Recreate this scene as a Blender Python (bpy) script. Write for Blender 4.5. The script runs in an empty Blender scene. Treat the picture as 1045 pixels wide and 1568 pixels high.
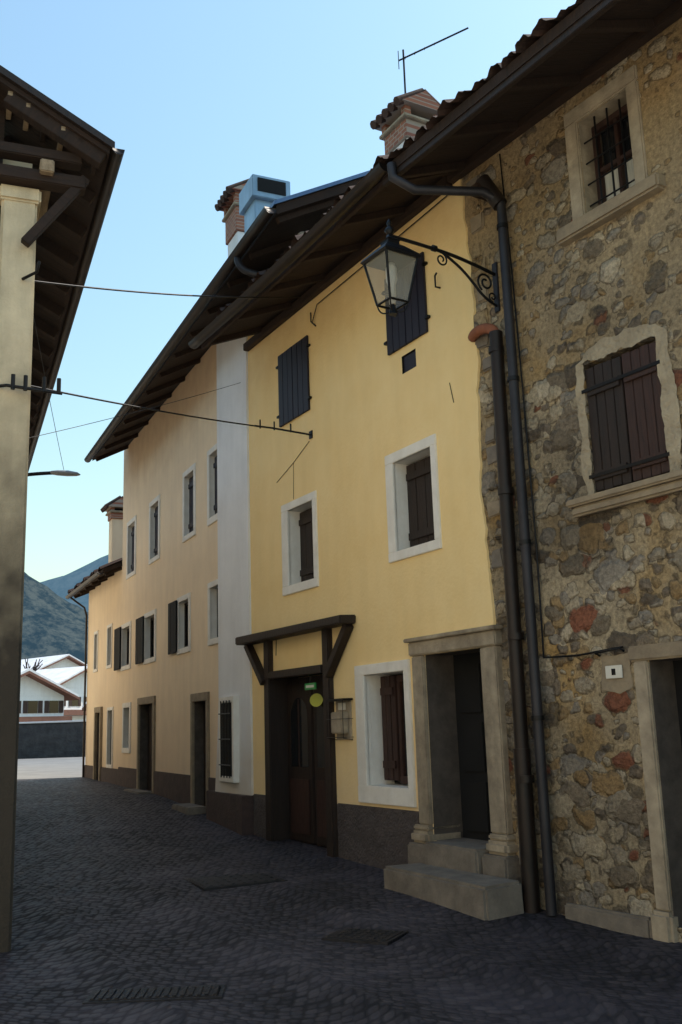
import bpy, bmesh, math, random
from mathutils import Vector, Matrix, noise
random.seed(7)
scene=bpy.context.scene
scene.view_settings.view_transform='Standard'
scene.view_settings.look='None'
scene.view_settings.exposure=0
rad=math.radians

# ------------------------------------------------------------------ materials
def new_mat(name):
    m=bpy.data.materials.new(name);m.use_nodes=True
    nt=m.node_tree;b=nt.nodes['Principled BSDF']
    return m,nt,b
def N(nt,t,**k):
    n=nt.nodes.new(t)
    for a,v in k.items():
        if a.startswith('i_'): n.inputs[a[2:].replace('_',' ')].default_value=v
        else: setattr(n,a,v)
    return n
def ramp(nt,stops,interp='LINEAR'):
    r=nt.nodes.new('ShaderNodeValToRGB');r.color_ramp.interpolation=interp
    e=r.color_ramp.elements
    while len(e)<len(stops): e.new(.5)
    for i,(p,c) in enumerate(stops):
        e[i].position=p;e[i].color=(*c,1) if len(c)==3 else c
    return r
def mixc(nt,fac,a,b,mode='MIX'):
    n=nt.nodes.new('ShaderNodeMix');n.data_type='RGBA';n.blend_type=mode
    L=nt.links
    for k,v in ((0,fac),(6,a),(7,b)):
        if isinstance(v,bpy.types.NodeSocket): L.new(v,n.inputs[k])
        else: n.inputs[k].default_value=v if k==0 else (*v,1)
    return n.outputs[2]
def math_n(nt,op,a,b=None,c=None):
    n=nt.nodes.new('ShaderNodeMath');n.operation=op
    for i,v in enumerate((a,b,c)):
        if v is None: continue
        if isinstance(v,bpy.types.NodeSocket): nt.links.new(v,n.inputs[i])
        else: n.inputs[i].default_value=v
    return n.outputs[0]
def mat(name,col,col2=None,rough=.85,scale=2.5,bump=.15,bscale=45,metal=0,stretch=(1,1,1),detail=6,bd=.01,stain_shade=None,streak=0,top=None):
    m,nt,b=new_mat(name);L=nt.links
    tc=N(nt,'ShaderNodeTexCoord');mp=N(nt,'ShaderNodeMapping');mp.inputs['Scale'].default_value=stretch
    L.new(tc.outputs['Object'],mp.inputs[0])
    n1=N(nt,'ShaderNodeTexNoise');n1.inputs['Scale'].default_value=scale;n1.inputs['Detail'].default_value=detail;n1.inputs['Roughness'].default_value=.65
    L.new(mp.outputs[0],n1.inputs['Vector'])
    if col2 is None: col2=tuple(c*.75 for c in col)
    r=ramp(nt,[(.3,col2),(.68,col)]);L.new(n1.outputs[0],r.inputs[0])
    c=r.outputs[0]
    if streak:
        ms=N(nt,'ShaderNodeMapping');ms.inputs['Scale'].default_value=(5,5,.8);L.new(tc.outputs['Object'],ms.inputs[0])
        ns=N(nt,'ShaderNodeTexNoise');ns.inputs['Scale'].default_value=1;ns.inputs['Detail'].default_value=7;L.new(ms.outputs[0],ns.inputs['Vector'])
        rs=ramp(nt,[(.35,(1-streak,)*3),(.6,(1,1,1))]);L.new(ns.outputs[0],rs.inputs[0]);c=mixc(nt,1.0,c,rs.outputs[0],'MULTIPLY')
    for st in (stain_shade,top):
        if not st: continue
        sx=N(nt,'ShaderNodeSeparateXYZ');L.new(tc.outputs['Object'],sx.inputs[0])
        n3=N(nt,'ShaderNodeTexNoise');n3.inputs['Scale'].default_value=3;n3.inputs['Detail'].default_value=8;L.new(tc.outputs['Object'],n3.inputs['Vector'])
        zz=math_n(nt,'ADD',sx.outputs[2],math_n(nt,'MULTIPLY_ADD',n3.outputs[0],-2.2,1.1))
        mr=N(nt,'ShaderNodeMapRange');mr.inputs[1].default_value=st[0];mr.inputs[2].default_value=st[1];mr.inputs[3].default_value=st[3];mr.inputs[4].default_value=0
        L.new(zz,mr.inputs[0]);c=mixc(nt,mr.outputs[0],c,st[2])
    L.new(c,b.inputs['Base Color'])
    b.inputs['Roughness'].default_value=rough;b.inputs['Metallic'].default_value=metal
    n2=N(nt,'ShaderNodeTexNoise');n2.inputs['Scale'].default_value=bscale;n2.inputs['Detail'].default_value=5
    L.new(mp.outputs[0],n2.inputs['Vector'])
    if bump:
        bp=N(nt,'ShaderNodeBump');bp.inputs['Strength'].default_value=bump;bp.inputs['Distance'].default_value=bd
        add=math_n(nt,'ADD',n2.outputs[0],math_n(nt,'MULTIPLY',n1.outputs[0],1.5))
        L.new(add,bp.inputs['Height']);L.new(bp.outputs[0],b.inputs['Normal'])
    return m

YEL=mat('yellow_plaster',(.96,.73,.37),(.91,.66,.30),scale=1.3,bump=.4,bscale=26,stain_shade=(.4,2.0,(.82,.63,.42),.5),streak=.035,top=(7.4,6.2,(.74,.47,.19),.55))
CRM=mat('cream_plaster',(.93,.74,.51),(.83,.65,.45),scale=1.1,bump=.4,bscale=26,stain_shade=(.6,2.4,(.72,.54,.36),.5),streak=.06,top=(8.0,6.4,(.60,.40,.26),.6))
WHT=mat('whitewash_plaster',(.86,.86,.87),(.77,.77,.78),scale=1.5,bump=.25,bscale=30,stain_shade=(.8,1.9,(.60,.50,.38),.6),streak=.05)
LEFTW=mat('pale_wall_plaster',(.94,.83,.66),(.90,.78,.60),scale=1.5,bump=.3,streak=.04)
LEFTP=mat('weathered_shaded_pilaster',(.82,.68,.46),(.60,.49,.33),scale=2.5,bump=.6,stain_shade=(2.2,4.9,(.03,.022,.016),.97),streak=.25)  # weathered streaks; lower part painted near-black as unlit shade
TRIM=mat('white_window_trim',(.88,.85,.79),(.78,.74,.67),scale=6,bump=.2,streak=.08)
SILL=mat('worn_stone_trim',(.34,.27,.18),(.21,.165,.115),scale=7,bump=.5,bscale=50)
PALEST=mat('pale_stone_frame',(.47,.39,.28),(.27,.22,.16),scale=6,bump=.6,bscale=40,streak=.3)
STEP=mat('step_stone',(.24,.205,.165),(.13,.11,.09),scale=5,bump=.7,bscale=50)
REVD=mat('shadowed_reveal_stone',(.11,.09,.075),(.055,.045,.038),scale=6,bump=.5,bscale=40)  # recess shade put into a darkened stone colour
PLINTH=mat('rough_grey_plinth',(.10,.083,.08),(.06,.048,.046),scale=7,bump=.9,bscale=35,bd=.03)
PLINTHB=mat('dark_brown_plinth',(.075,.046,.04),(.045,.028,.026),scale=7,bump=.6,bscale=35,bd=.02)
WOODD=mat('dark_brown_wood',(.024,.012,.008),(.012,.007,.005),rough=.65,scale=3,stretch=(9,9,1),bump=.4,bscale=12)
WOODR=mat('weathered_rafter_wood',(.036,.017,.009),(.015,.008,.005),rough=.85,scale=3,stretch=(1,1,6),bump=.4,bscale=12)
SOFF=mat('old_soffit_boards',(.032,.015,.008),(.013,.007,.005),rough=.9,scale=3,stretch=(10,1,1),bump=.6,bscale=8)
WOODP=mat('pale_old_wood',(.38,.28,.18),(.20,.14,.08),rough=.8,scale=4,stretch=(1,5,5),bump=.4,bscale=12)
WOODM=mat('brown_shutter_wood',(.052,.020,.013),(.021,.009,.007),rough=.65,scale=3,stretch=(14,14,1.2),bump=.5,bscale=10)
SHB=mat('dark_blue_shutter',(.016,.014,.030),(.009,.008,.018),rough=.6,scale=3,stretch=(10,10,1),bump=.2,bscale=10)
IRON=mat('wrought_iron',(.016,.016,.018),(.009,.009,.010),rough=.45,bump=.2,metal=.6)
PIPED=mat('dark_drain_pipe',(.024,.014,.011),(.011,.008,.007),rough=.5,metal=.3,bump=.1)
PIPEG=mat('grey_drain_pipe',(.036,.035,.043),(.018,.017,.021),rough=.5,metal=.4,bump=.1)
TERRA=mat('terracotta_collar',(.32,.11,.05),(.18,.065,.04),scale=8,bump=.2)
TILE=mat('roof_tiles',(.085,.045,.034),(.028,.019,.017),rough=.95,scale=6,bump=.5)
METR=mat('blue_grey_metal_roof',(.12,.18,.28),(.07,.11,.19),rough=.35,metal=.6,bump=.05)
METB=mat('pale_blue_sheet_metal',(.34,.49,.62),(.23,.35,.46),rough=.4,metal=.3,bump=.08,streak=.2)
DARK=mat('dark_interior',(.006,.006,.007),(.004,.004,.004),rough=.9,bump=0)
GLD=mat('dark_window_glass',(.012,.014,.017),(.010,.011,.013),rough=.08,bump=0)
CURT=mat('curtain_cloth',(.62,.60,.52),(.40,.38,.33),scale=4,stretch=(14,1,1),bump=.3)
SNOW=mat('roof_snow',(.80,.80,.84),(.60,.60,.64),scale=.9,bump=.4,bscale=4,bd=.05)
LAMPW=mat('lamp_housing_grey',(.30,.32,.34),rough=.4,bump=0)
WHITEP=mat('white_enamel',(.75,.73,.66),(.62,.6,.54),rough=.3,bump=0)
GREENP=mat('green_sign_paint',(.03,.35,.08),rough=.4,bump=0)
YELP=mat('yellow_sign_paint',(.65,.70,.12),rough=.4,bump=0)
GLC,nt,b=new_mat('lantern_glass');b.inputs['Base Color'].default_value=(.46,.43,.35,1);b.inputs['Roughness'].default_value=.2;b.inputs['Alpha'].default_value=.38
CUT=mat('cast_iron_cover',(.026,.024,.028),(.014,.013,.015),rough=.55,metal=.4,bump=.8,bscale=30,bd=.01)

def brick_mat():
    m,nt,b=new_mat('chimney_brick');L=nt.links
    tc=N(nt,'ShaderNodeTexCoord');mp=N(nt,'ShaderNodeMapping');mp.inputs['Rotation'].default_value=(rad(90),0,0)
    L.new(tc.outputs['Object'],mp.inputs[0])
    br=N(nt,'ShaderNodeTexBrick');br.inputs['Scale'].default_value=4;br.inputs['Color1'].default_value=(.36,.15,.09,1);br.inputs['Color2'].default_value=(.25,.10,.07,1);br.inputs['Mortar'].default_value=(.35,.29,.24,1);br.inputs['Mortar Size'].default_value=.03
    L.new(mp.outputs[0],br.inputs[0]);L.new(br.outputs[0],b.inputs['Base Color']);b.inputs['Roughness'].default_value=.9
    return m
BRICKC=brick_mat()

def stone_mat():
    m,nt,b=new_mat('rubble_stone_wall');L=nt.links
    tc=N(nt,'ShaderNodeTexCoord')
    nd=N(nt,'ShaderNodeTexNoise');nd.inputs['Scale'].default_value=5;nd.inputs['Detail'].default_value=4;L.new(tc.outputs['Object'],nd.inputs['Vector'])
    sub=N(nt,'ShaderNodeVectorMath',operation='MULTIPLY_ADD');L.new(nd.outputs['Color'],sub.inputs[0]);sub.inputs[1].default_value=(.16,0,.16);L.new(tc.outputs['Object'],sub.inputs[2])
    nf=N(nt,'ShaderNodeTexNoise');nf.inputs['Scale'].default_value=26;nf.inputs['Detail'].default_value=8;nf.inputs['Roughness'].default_value=.72;L.new(tc.outputs['Object'],nf.inputs['Vector'])
    ng=N(nt,'ShaderNodeTexNoise');ng.inputs['Scale'].default_value=7;ng.inputs['Detail'].default_value=6;ng.inputs['Roughness'].default_value=.7;L.new(tc.outputs['Object'],ng.inputs['Vector'])
    mo=N(nt,'ShaderNodeMapping');mo.inputs['Location'].default_value=(3,5,1);L.new(tc.outputs['Object'],mo.inputs[0])
    nc=N(nt,'ShaderNodeTexNoise');nc.inputs['Scale'].default_value=1.5;nc.inputs['Detail'].default_value=6;nc.inputs['Roughness'].default_value=.6;L.new(mo.outputs[0],nc.inputs['Vector'])
    sx=N(nt,'ShaderNodeSeparateXYZ');L.new(tc.outputs['Object'],sx.inputs[0])
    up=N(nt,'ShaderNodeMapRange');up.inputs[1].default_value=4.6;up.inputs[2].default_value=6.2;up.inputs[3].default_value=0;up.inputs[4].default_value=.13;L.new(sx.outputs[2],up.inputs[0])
    cov=math_n(nt,'ADD',math_n(nt,'MULTIPLY_ADD',nc.outputs[0],1.2,-.62),up.outputs[0])
    nm=N(nt,'ShaderNodeTexNoise');nm.inputs['Scale'].default_value=1.0;nm.inputs['Detail'].default_value=6;L.new(tc.outputs['Object'],nm.inputs['Vector'])
    mr0=ramp(nt,[(.34,(.48,.42,.32)),(.50,(.52,.435,.30)),(.60,(.50,.36,.18)),(.68,(.55,.33,.10))]);L.new(nm.outputs[0],mr0.inputs[0])
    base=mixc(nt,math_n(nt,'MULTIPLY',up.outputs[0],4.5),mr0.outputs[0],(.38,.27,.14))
    fr=ramp(nt,[(.32,(.46,.44,.42)),(.60,(1.1,1.07,1.03))]);L.new(nf.outputs[0],fr.inputs[0])
    hs=None
    stops=[[(0,(.46,.41,.33)),(.14,(.26,.22,.17)),(.28,(.58,.51,.39)),(.42,(.17,.14,.11)),(.52,(.46,.32,.16)),(.62,(.38,.355,.32)),(.76,(.64,.58,.47)),(.86,(.33,.28,.22)),(.93,(.32,.12,.07))],
           [(0,(.52,.46,.36)),(.2,(.25,.21,.17)),(.4,(.62,.55,.43)),(.6,(.42,.30,.16)),(.8,(.38,.35,.31)),(.95,(.29,.12,.07))]]
    for li,(scl,loc) in enumerate((((7.5,.2,10),(7,0,3)),((3.5,.15,5.3),(0,0,0)))):
        mp=N(nt,'ShaderNodeMapping');mp.inputs['Scale'].default_value=scl;mp.inputs['Location'].default_value=loc;L.new(sub.outputs[0],mp.inputs[0])
        v1=N(nt,'ShaderNodeTexVoronoi',feature='F1',distance='MINKOWSKI');v1.inputs['Exponent'].default_value=2.8;v1.inputs['Randomness'].default_value=.9;v1.inputs['Scale'].default_value=1;L.new(mp.outputs[0],v1.inputs['Vector'])
        sc=N(nt,'ShaderNodeSeparateColor');L.new(v1.outputs['Color'],sc.inputs[0])
        cr=ramp(nt,stops[1-li],'CONSTANT');L.new(sc.outputs[0],cr.inputs[0])
        rr=math_n(nt,'MULTIPLY_ADD',sc.outputs[1],.36,.22 if li else .25)
        rr=math_n(nt,'SUBTRACT',rr,cov)
        d=math_n(nt,'SUBTRACT',rr,v1.outputs['Distance'])
        d=math_n(nt,'ADD',d,math_n(nt,'MULTIPLY_ADD',ng.outputs[0],.24,-.12))
        mk=N(nt,'ShaderNodeMapRange');mk.inputs[1].default_value=0;mk.inputs[2].default_value=.06;L.new(d,mk.inputs[0])
        dm=N(nt,'ShaderNodeMapRange');dm.inputs[1].default_value=0;dm.inputs[2].default_value=.2;L.new(d,dm.inputs[0])
        jl=N(nt,'ShaderNodeMapRange');jl.inputs[1].default_value=0;jl.inputs[2].default_value=.05;jl.inputs[3].default_value=1.2;jl.inputs[4].default_value=0  # rim mask: crevice shadow painted dark round each stone
        L.new(math_n(nt,'ABSOLUTE',d),jl.inputs[0])
        base=mixc(nt,math_n(nt,'MULTIPLY',mk.outputs[0],.95),base,cr.outputs[0]);base=mixc(nt,math_n(nt,'MULTIPLY',jl.outputs[0],ng.outputs[0]),base,(.05,.036,.025))
        hs=dm.outputs[0] if hs is None else math_n(nt,'MAXIMUM',hs,math_n(nt,'MULTIPLY',dm.outputs[0],1.4))
    col=mixc(nt,1.0,base,fr.outputs[0],'MULTIPLY')
    nl=N(nt,'ShaderNodeTexNoise');nl.inputs['Scale'].default_value=.9;nl.inputs['Detail'].default_value=7;L.new(mo.outputs[0],nl.inputs['Vector'])
    lr=ramp(nt,[(.33,(.55,.52,.48)),(.6,(1.1,1.05,.97))]);L.new(nl.outputs[0],lr.inputs[0])
    col=mixc(nt,1.0,col,lr.outputs[0],'MULTIPLY')
    nq=N(nt,'ShaderNodeTexNoise');nq.inputs['Scale'].default_value=3.2;nq.inputs['Detail'].default_value=9;nq.inputs['Roughness'].default_value=.75;L.new(mo.outputs[0],nq.inputs['Vector'])
    gq=N(nt,'ShaderNodeMapRange');gq.inputs[1].default_value=.58;gq.inputs[2].default_value=.70;gq.inputs[4].default_value=.7;L.new(nq.outputs[0],gq.inputs[0])
    col=mixc(nt,gq.outputs[0],col,(.10,.083,.062))
    L.new(col,b.inputs['Base Color']);b.inputs['Roughness'].default_value=.95
    h=math_n(nt,'ADD',hs,math_n(nt,'ADD',math_n(nt,'MULTIPLY',nf.outputs[0],.9),math_n(nt,'MULTIPLY',ng.outputs[0],1.0)))
    bp=N(nt,'ShaderNodeBump');bp.inputs['Strength'].default_value=1;bp.inputs['Distance'].default_value=.045;L.new(h,bp.inputs['Height']);L.new(bp.outputs[0],b.inputs['Normal'])
    return m
STONE=stone_mat()

def cobble_mat():
    m,nt,b=new_mat('cobblestone_paving');L=nt.links
    tc=N(nt,'ShaderNodeTexCoord')
    sx=N(nt,'ShaderNodeSeparateXYZ');L.new(tc.outputs['Object'],sx.inputs[0])
    wv=math_n(nt,'MULTIPLY',math_n(nt,'ABSOLUTE',math_n(nt,'SINE',math_n(nt,'MULTIPLY',math_n(nt,'ADD',sx.outputs[0],math_n(nt,'MULTIPLY',sx.outputs[1],.55)),2.6))),.35)
    cx=N(nt,'ShaderNodeCombineXYZ');L.new(sx.outputs[0],cx.inputs[0]);L.new(math_n(nt,'ADD',sx.outputs[1],wv),cx.inputs[1])
    v1=N(nt,'ShaderNodeTexVoronoi',feature='F1',distance='MINKOWSKI');v1.inputs['Exponent'].default_value=3;v1.inputs['Scale'].default_value=13.5;v1.inputs['Randomness'].default_value=.5;L.new(cx.outputs[0],v1.inputs['Vector'])
    sc=N(nt,'ShaderNodeSeparateColor');L.new(v1.outputs['Color'],sc.inputs[0])
    cr=ramp(nt,[(0,(.036,.032,.040)),(.5,(.046,.041,.049)),(1,(.074,.064,.070))]);L.new(sc.outputs[0],cr.inputs[0])
    nf=N(nt,'ShaderNodeTexNoise');nf.inputs['Scale'].default_value=45;nf.inputs['Detail'].default_value=4;L.new(tc.outputs['Object'],nf.inputs['Vector'])
    dd=math_n(nt,'ADD',v1.outputs['Distance'],math_n(nt,'MULTIPLY_ADD',nf.outputs[0],.2,-.1))
    mk=N(nt,'ShaderNodeMapRange');mk.inputs[1].default_value=.56;mk.inputs[2].default_value=.38;L.new(dd,mk.inputs[0])
    dome=N(nt,'ShaderNodeMapRange');dome.inputs[1].default_value=.6;dome.inputs[2].default_value=.1;L.new(dd,dome.inputs[0])
    n=N(nt,'ShaderNodeTexNoise');n.inputs['Scale'].default_value=.9;n.inputs['Detail'].default_value=8;n.inputs['Roughness'].default_value=.65;L.new(tc.outputs['Object'],n.inputs['Vector'])
    dirt=N(nt,'ShaderNodeMapRange');dirt.inputs[1].default_value=.42;dirt.inputs[2].default_value=.62;dirt.inputs[3].default_value=.85;dirt.inputs[4].default_value=.2;L.new(n.outputs[0],dirt.inputs[0])
    col=mixc(nt,math_n(nt,'MULTIPLY',math_n(nt,'SUBTRACT',1.0,mk.outputs[0]),dirt.outputs[0]),cr.outputs[0],(.016,.014,.015))
    lr=ramp(nt,[(.3,(.55,.55,.56)),(.7,(1.4,1.33,1.3))]);L.new(n.outputs[0],lr.inputs[0])
    col=mixc(nt,1.0,col,lr.outputs[0],'MULTIPLY');L.new(col,b.inputs['Base Color'])
    rr=N(nt,'ShaderNodeMapRange');rr.inputs[3].default_value=.85;rr.inputs[4].default_value=.58;L.new(mk.outputs[0],rr.inputs[0]);L.new(rr.outputs[0],b.inputs['Roughness'])
    b.inputs['Specular IOR Level'].default_value=.28
    h=math_n(nt,'ADD',dome.outputs[0],math_n(nt,'ADD',math_n(nt,'MULTIPLY',nf.outputs[0],.25),math_n(nt,'MULTIPLY',sc.outputs[1],.5)))
    bs=math_n(nt,'MULTIPLY_ADD',dirt.outputs[0],.5,.12)
    bp=N(nt,'ShaderNodeBump');bp.inputs['Distance'].default_value=.013;L.new(bs,bp.inputs['Strength']);L.new(h,bp.inputs['Height']);L.new(bp.outputs[0],b.inputs['Normal'])
    return m
COB=cobble_mat()
ASPH=mat('pale_asphalt',(.22,.215,.21),(.15,.145,.145),scale=1.2,bump=.4,bscale=30)
GRND=mat('winter_ground',(.24,.22,.18),(.14,.13,.10),scale=.15,bump=.5,bscale=3)
GRAV=mat('pale_bounce_gravel',(.50,.47,.40),(.38,.35,.30),scale=2,bump=.5,bscale=40)
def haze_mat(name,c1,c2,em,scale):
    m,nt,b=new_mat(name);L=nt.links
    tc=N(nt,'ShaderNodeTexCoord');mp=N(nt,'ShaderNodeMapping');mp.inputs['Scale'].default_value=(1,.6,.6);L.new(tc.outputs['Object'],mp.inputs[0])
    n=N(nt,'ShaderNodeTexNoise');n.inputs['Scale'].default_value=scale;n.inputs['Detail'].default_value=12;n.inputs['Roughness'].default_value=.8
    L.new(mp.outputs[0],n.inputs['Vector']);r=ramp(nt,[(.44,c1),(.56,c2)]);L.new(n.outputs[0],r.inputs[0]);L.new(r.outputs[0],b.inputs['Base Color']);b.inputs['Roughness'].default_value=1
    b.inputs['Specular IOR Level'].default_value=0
    b.inputs['Emission Color'].default_value=(*em,1);b.inputs['Emission Strength'].default_value=1  # constant bluish glow paints aerial haze onto the slope
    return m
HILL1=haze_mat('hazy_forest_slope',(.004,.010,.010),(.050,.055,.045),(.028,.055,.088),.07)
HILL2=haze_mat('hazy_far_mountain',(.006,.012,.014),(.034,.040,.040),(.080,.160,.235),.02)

# ------------------------------------------------------------------ helpers
col=scene.collection
def empty(name,loc=(0,0,0),az=None):
    o=bpy.data.objects.new(name,None);col.objects.link(o);o.location=loc
    if az is not None: o.rotation_euler=(0,0,rad(90+az))
    return o
def obj(name,me,par=None,m=None):
    o=bpy.data.objects.new(name,me);col.objects.link(o)
    if par: o.parent=par
    if m: me.materials.append(m)
    return o
def mesh(name,vs,fs,par=None,m=None,smooth=False):
    me=bpy.data.meshes.new(name);me.from_pydata([tuple(v) for v in vs],[],fs);me.update()
    if smooth:
        for p in me.polygons:p.use_smooth=True
    return obj(name,me,par,m)
def box(par,name,m,x,y,z,bev=.006,jit=0):
    x=sorted(x);y=sorted(y);z=sorted(z)
    bm=bmesh.new();bmesh.ops.create_cube(bm,size=1)
    for v in bm.verts:
        v.co=Vector(((x[0] if v.co.x<0 else x[1]),(y[0] if v.co.y<0 else y[1]),(z[0] if v.co.z<0 else z[1])))
        if jit: v.co+=Vector([random.uniform(-jit,jit) for _ in range(3)])
    if bev: bmesh.ops.bevel(bm,geom=bm.edges[:],offset=min(bev,.3*min(x[1]-x[0],y[1]-y[0],z[1]-z[0])),segments=2,affect='EDGES')
    me=bpy.data.meshes.new(name);bm.to_mesh(me);bm.free();return obj(name,me,par,m)
def beam(par,name,m,a,b,w,h,bev=.005):
    a=Vector(a);b=Vector(b);d=b-a;L=d.length
    o=box(None,name,m,(-w/2,w/2),(-h/2,h/2),(0,L),bev)
    q=d.to_track_quat('Z','Y');o.rotation_mode='QUATERNION';o.rotation_quaternion=q;o.location=a
    if par:o.parent=par
    return o
def tube(par,name,m,pts,r,res=3,smooth=False):
    c=bpy.data.curves.new(name,'CURVE');c.dimensions='3D';c.bevel_depth=r;c.bevel_resolution=res;c.use_fill_caps=True
    if smooth:
        s=c.splines.new('NURBS');s.points.add(len(pts)-1)
        for p,q in zip(s.points,pts):p.co=(*q,1)
        s.use_endpoint_u=True;s.order_u=3;s.resolution_u=8
    else:
        s=c.splines.new('POLY');s.points.add(len(pts)-1)
        for p,q in zip(s.points,pts):p.co=(*q,1)
    c.materials.append(m);o=bpy.data.objects.new(name,c);col.objects.link(o)
    if par:o.parent=par
    return o
def wall(par,name,m,s0,s1,z0,z1,holes,y=0,depth=.3,rev=None,revs={}):
    xs=sorted({s0,s1,*[h[0] for h in holes],*[h[1] for h in holes]});zs=sorted({z0,z1,*[h[2] for h in holes],*[h[3] for h in holes]})
    xs=[x for x in xs if s0<=x<=s1];zs=[z for z in zs if z0<=z<=z1]
    vs=[];fs=[];idx={};mi=[]
    def V(a,b,c,t=0):
        k=(round(a,4),round(b,4),round(c,4),t)
        if k not in idx: idx[k]=len(vs);vs.append(k[:3])
        return idx[k]
    for i in range(len(xs)-1):
        for j in range(len(zs)-1):
            cx=(xs[i]+xs[i+1])/2;cz=(zs[j]+zs[j+1])/2
            if any(h[0]<cx<h[1] and h[2]<cz<h[3] for h in holes): continue
            fs.append((V(xs[i],y,zs[j]),V(xs[i],y,zs[j+1]),V(xs[i+1],y,zs[j+1]),V(xs[i+1],y,zs[j])));mi.append(0)
    mats=[m]
    for n_,h in enumerate(list(holes)+[(s0,s1,z0,z1)]):
        a,b,c,d=h[:4];yd=y-depth
        k=0
        if n_<len(holes):
            rm=revs.get(n_,rev)
            if rm:
                if rm not in mats: mats.append(rm)
                k=mats.index(rm)
        for p,q in (((a,c),(a,d)),((a,d),(b,d)),((b,d),(b,c)),((b,c),(a,c))):
            fs.append((V(p[0],y,p[1],1),V(p[0],yd,p[1],1),V(q[0],yd,q[1],1),V(q[0],y,q[1],1)));mi.append(k)
    o=mesh(name,vs,fs,par,m)
    for q in mats[1:]: o.data.materials.append(q)
    for p,k in zip(o.data.polygons,mi): p.material_index=k
    return o
def frame(par,name,m,o,i,y0,y1,bev=.006,bottom=True):
    box(par,name+'_jamb_a',m,(o[0],i[0]),(y0,y1),(i[2],i[3]),bev);box(par,name+'_jamb_b',m,(i[1],o[1]),(y0,y1),(i[2],i[3]),bev)
    box(par,name+'_head',m,(o[0],o[1]),(y0,y1),(i[3],o[3]),bev)
    if bottom: box(par,name+'_sill',m,(o[0],o[1]),(y0,y1+.004),(o[2],i[2]),bev)
def planks(par,name,m,x0,x1,y0,y1,z0,z1,n,battens=(.15,.85),arch=0,drop=0):
    w=(x1-x0)/n
    for k in range(n):
        t=((k+.5)/n-.5)*2;zt=z1-arch*t*t
        box(par,f'{name}_plank_{k}',m,(x0+k*w+.002,x0+(k+1)*w-.002),(y0,y1+random.uniform(-.003,.003)),(z0+random.uniform(0,drop),zt-random.uniform(0,drop)),.004)
    for i,f in enumerate(battens):
        zc=z0+(z1-z0)*f
        box(par,f'{name}_batten_{i}',m,(x0+.02,x1-.02),(y1+.004,y1+.024),(zc-.04,zc+.04),.004)
def roof(par,name,s0,s1,o,ze,slope,ridge,under,top,back=4.5,corr=True,thick=.1,pitch=.19):
    zr=ze+(o+ridge)*slope;zb=zr-back*slope
    vs=[(s0,o,ze),(s1,o,ze),(s1,-ridge,zr),(s0,-ridge,zr),(s0,-ridge-back,zb),(s1,-ridge-back,zb)]
    vs+=[(a,b,c+thick) for a,b,c in vs]
    fs=[(0,1,2,3),(3,2,5,4),(6,9,8,7),(9,10,11,8),(0,6,7,1),(0,3,9,6),(3,4,10,9),(1,7,8,2),(2,8,11,5),(4,5,11,10)]
    mesh(name+'_boards',vs,fs,par,under)
    if corr:
        n=int((s1-s0)/pitch);vs=[];fs=[];M=8;R=14
        for side in range(2):
            for r in range(R+1):
                t=r/R
                if side==0: yy=o+.07-(o+.07+ridge)*t;z0=ze+thick+(o-yy)*slope
                else: yy=-ridge-back*t;z0=zr+thick-back*t*slope
                for i in range(n*M+1):
                    ph=i/M;z=z0+.012+abs(math.sin(math.pi*ph))*(.06+.025*math.sin(int(ph)*2.3))
                    if side==0: z+=.02*((r*7%3)/3)+.012*math.sin(i*1.7+r)
                    yj=.03*math.sin(int(ph)*5.1) if (r==0 and side==0) else 0
                    vs.append((s0+(s1-s0)*i/(n*M),yy+yj,z))
            b0=side*(R+1)*(n*M+1);W=n*M+1
            for r in range(R):
                for i in range(n*M): a=b0+r*W+i;fs.append((a,a+1,a+W+1,a+W))
        mesh(name+'_tiles',vs,fs,par,top)
    else:
        vs=[(s0-.03,o+.04,ze+thick-.02),(s1+.03,o+.04,ze+thick-.02),(s1+.03,-ridge,zr+thick+.02),(s0-.03,-ridge,zr+thick+.02),(s0-.03,-ridge-back,zb+thick+.02),(s1+.03,-ridge-back,zb+thick+.02)]
        vs+=[(a,b,c+.05) for a,b,c in vs]
        mesh(name+'_sheet',vs,fs,par,top)
def rafters(par,name,m,s0,s1,o,ze,slope,step=.8,w=.07,h=.07,inner=-.1):
    n=int((s1-s0)/step)
    for k in range(n+1):
        s=s0+.1+k*(s1-s0-.2)/n+random.uniform(-.03,.03)
        beam(par,f'{name}_{k}',m,(s,inner,ze+(o-inner)*slope-h/2-.004),(s,o-.06,ze+.06*slope-h/2-.004),w,h)
def gutter(par,name,m,s0,s1,o,z,r=.07,sag=0):
    vs=[];fs=[];K=9;n=16
    for i in range(n+1):
        s=s0+(s1-s0)*i/n
        zz=z-sag*math.sin(math.pi*i/n)
        for R in (r,r-.012):
            for k in range(K):
                a=math.pi*k/(K-1);vs.append((s,o+R*math.cos(a),zz-R*math.sin(a)))
    W=2*K
    for i in range(n):
        for k in range(K-1):
            a=i*W+k;fs.append((a,a+1,a+W+1,a+W));a+=K;fs.append((a,a+W,a+W+1,a+1))
        for k in (0,K-1): a=i*W+k;fs.append((a,a+K,a+K+W,a+W))
    for i in (0,n):
        fs.append(tuple(i*W+k for k in range(K)))
    mesh(name,vs,fs,par,m,True)
def zg(y):
    P=[(-30,-.3),(0,-.12),(6,-.02),(8,.0),(9.5,.08),(13.2,.2),(15.6,.36),(18.5,.48),(25,.54),(5000,.54)]
    for (a,b),(c,d) in zip(P,P[1:]):
        if y<=c: 
            t=max(0,(y-a)/(c-a));return b+(d-b)*t
    return .54
J=(1.43,8.96,0);E=(-1.26,13.64,0)

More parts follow.
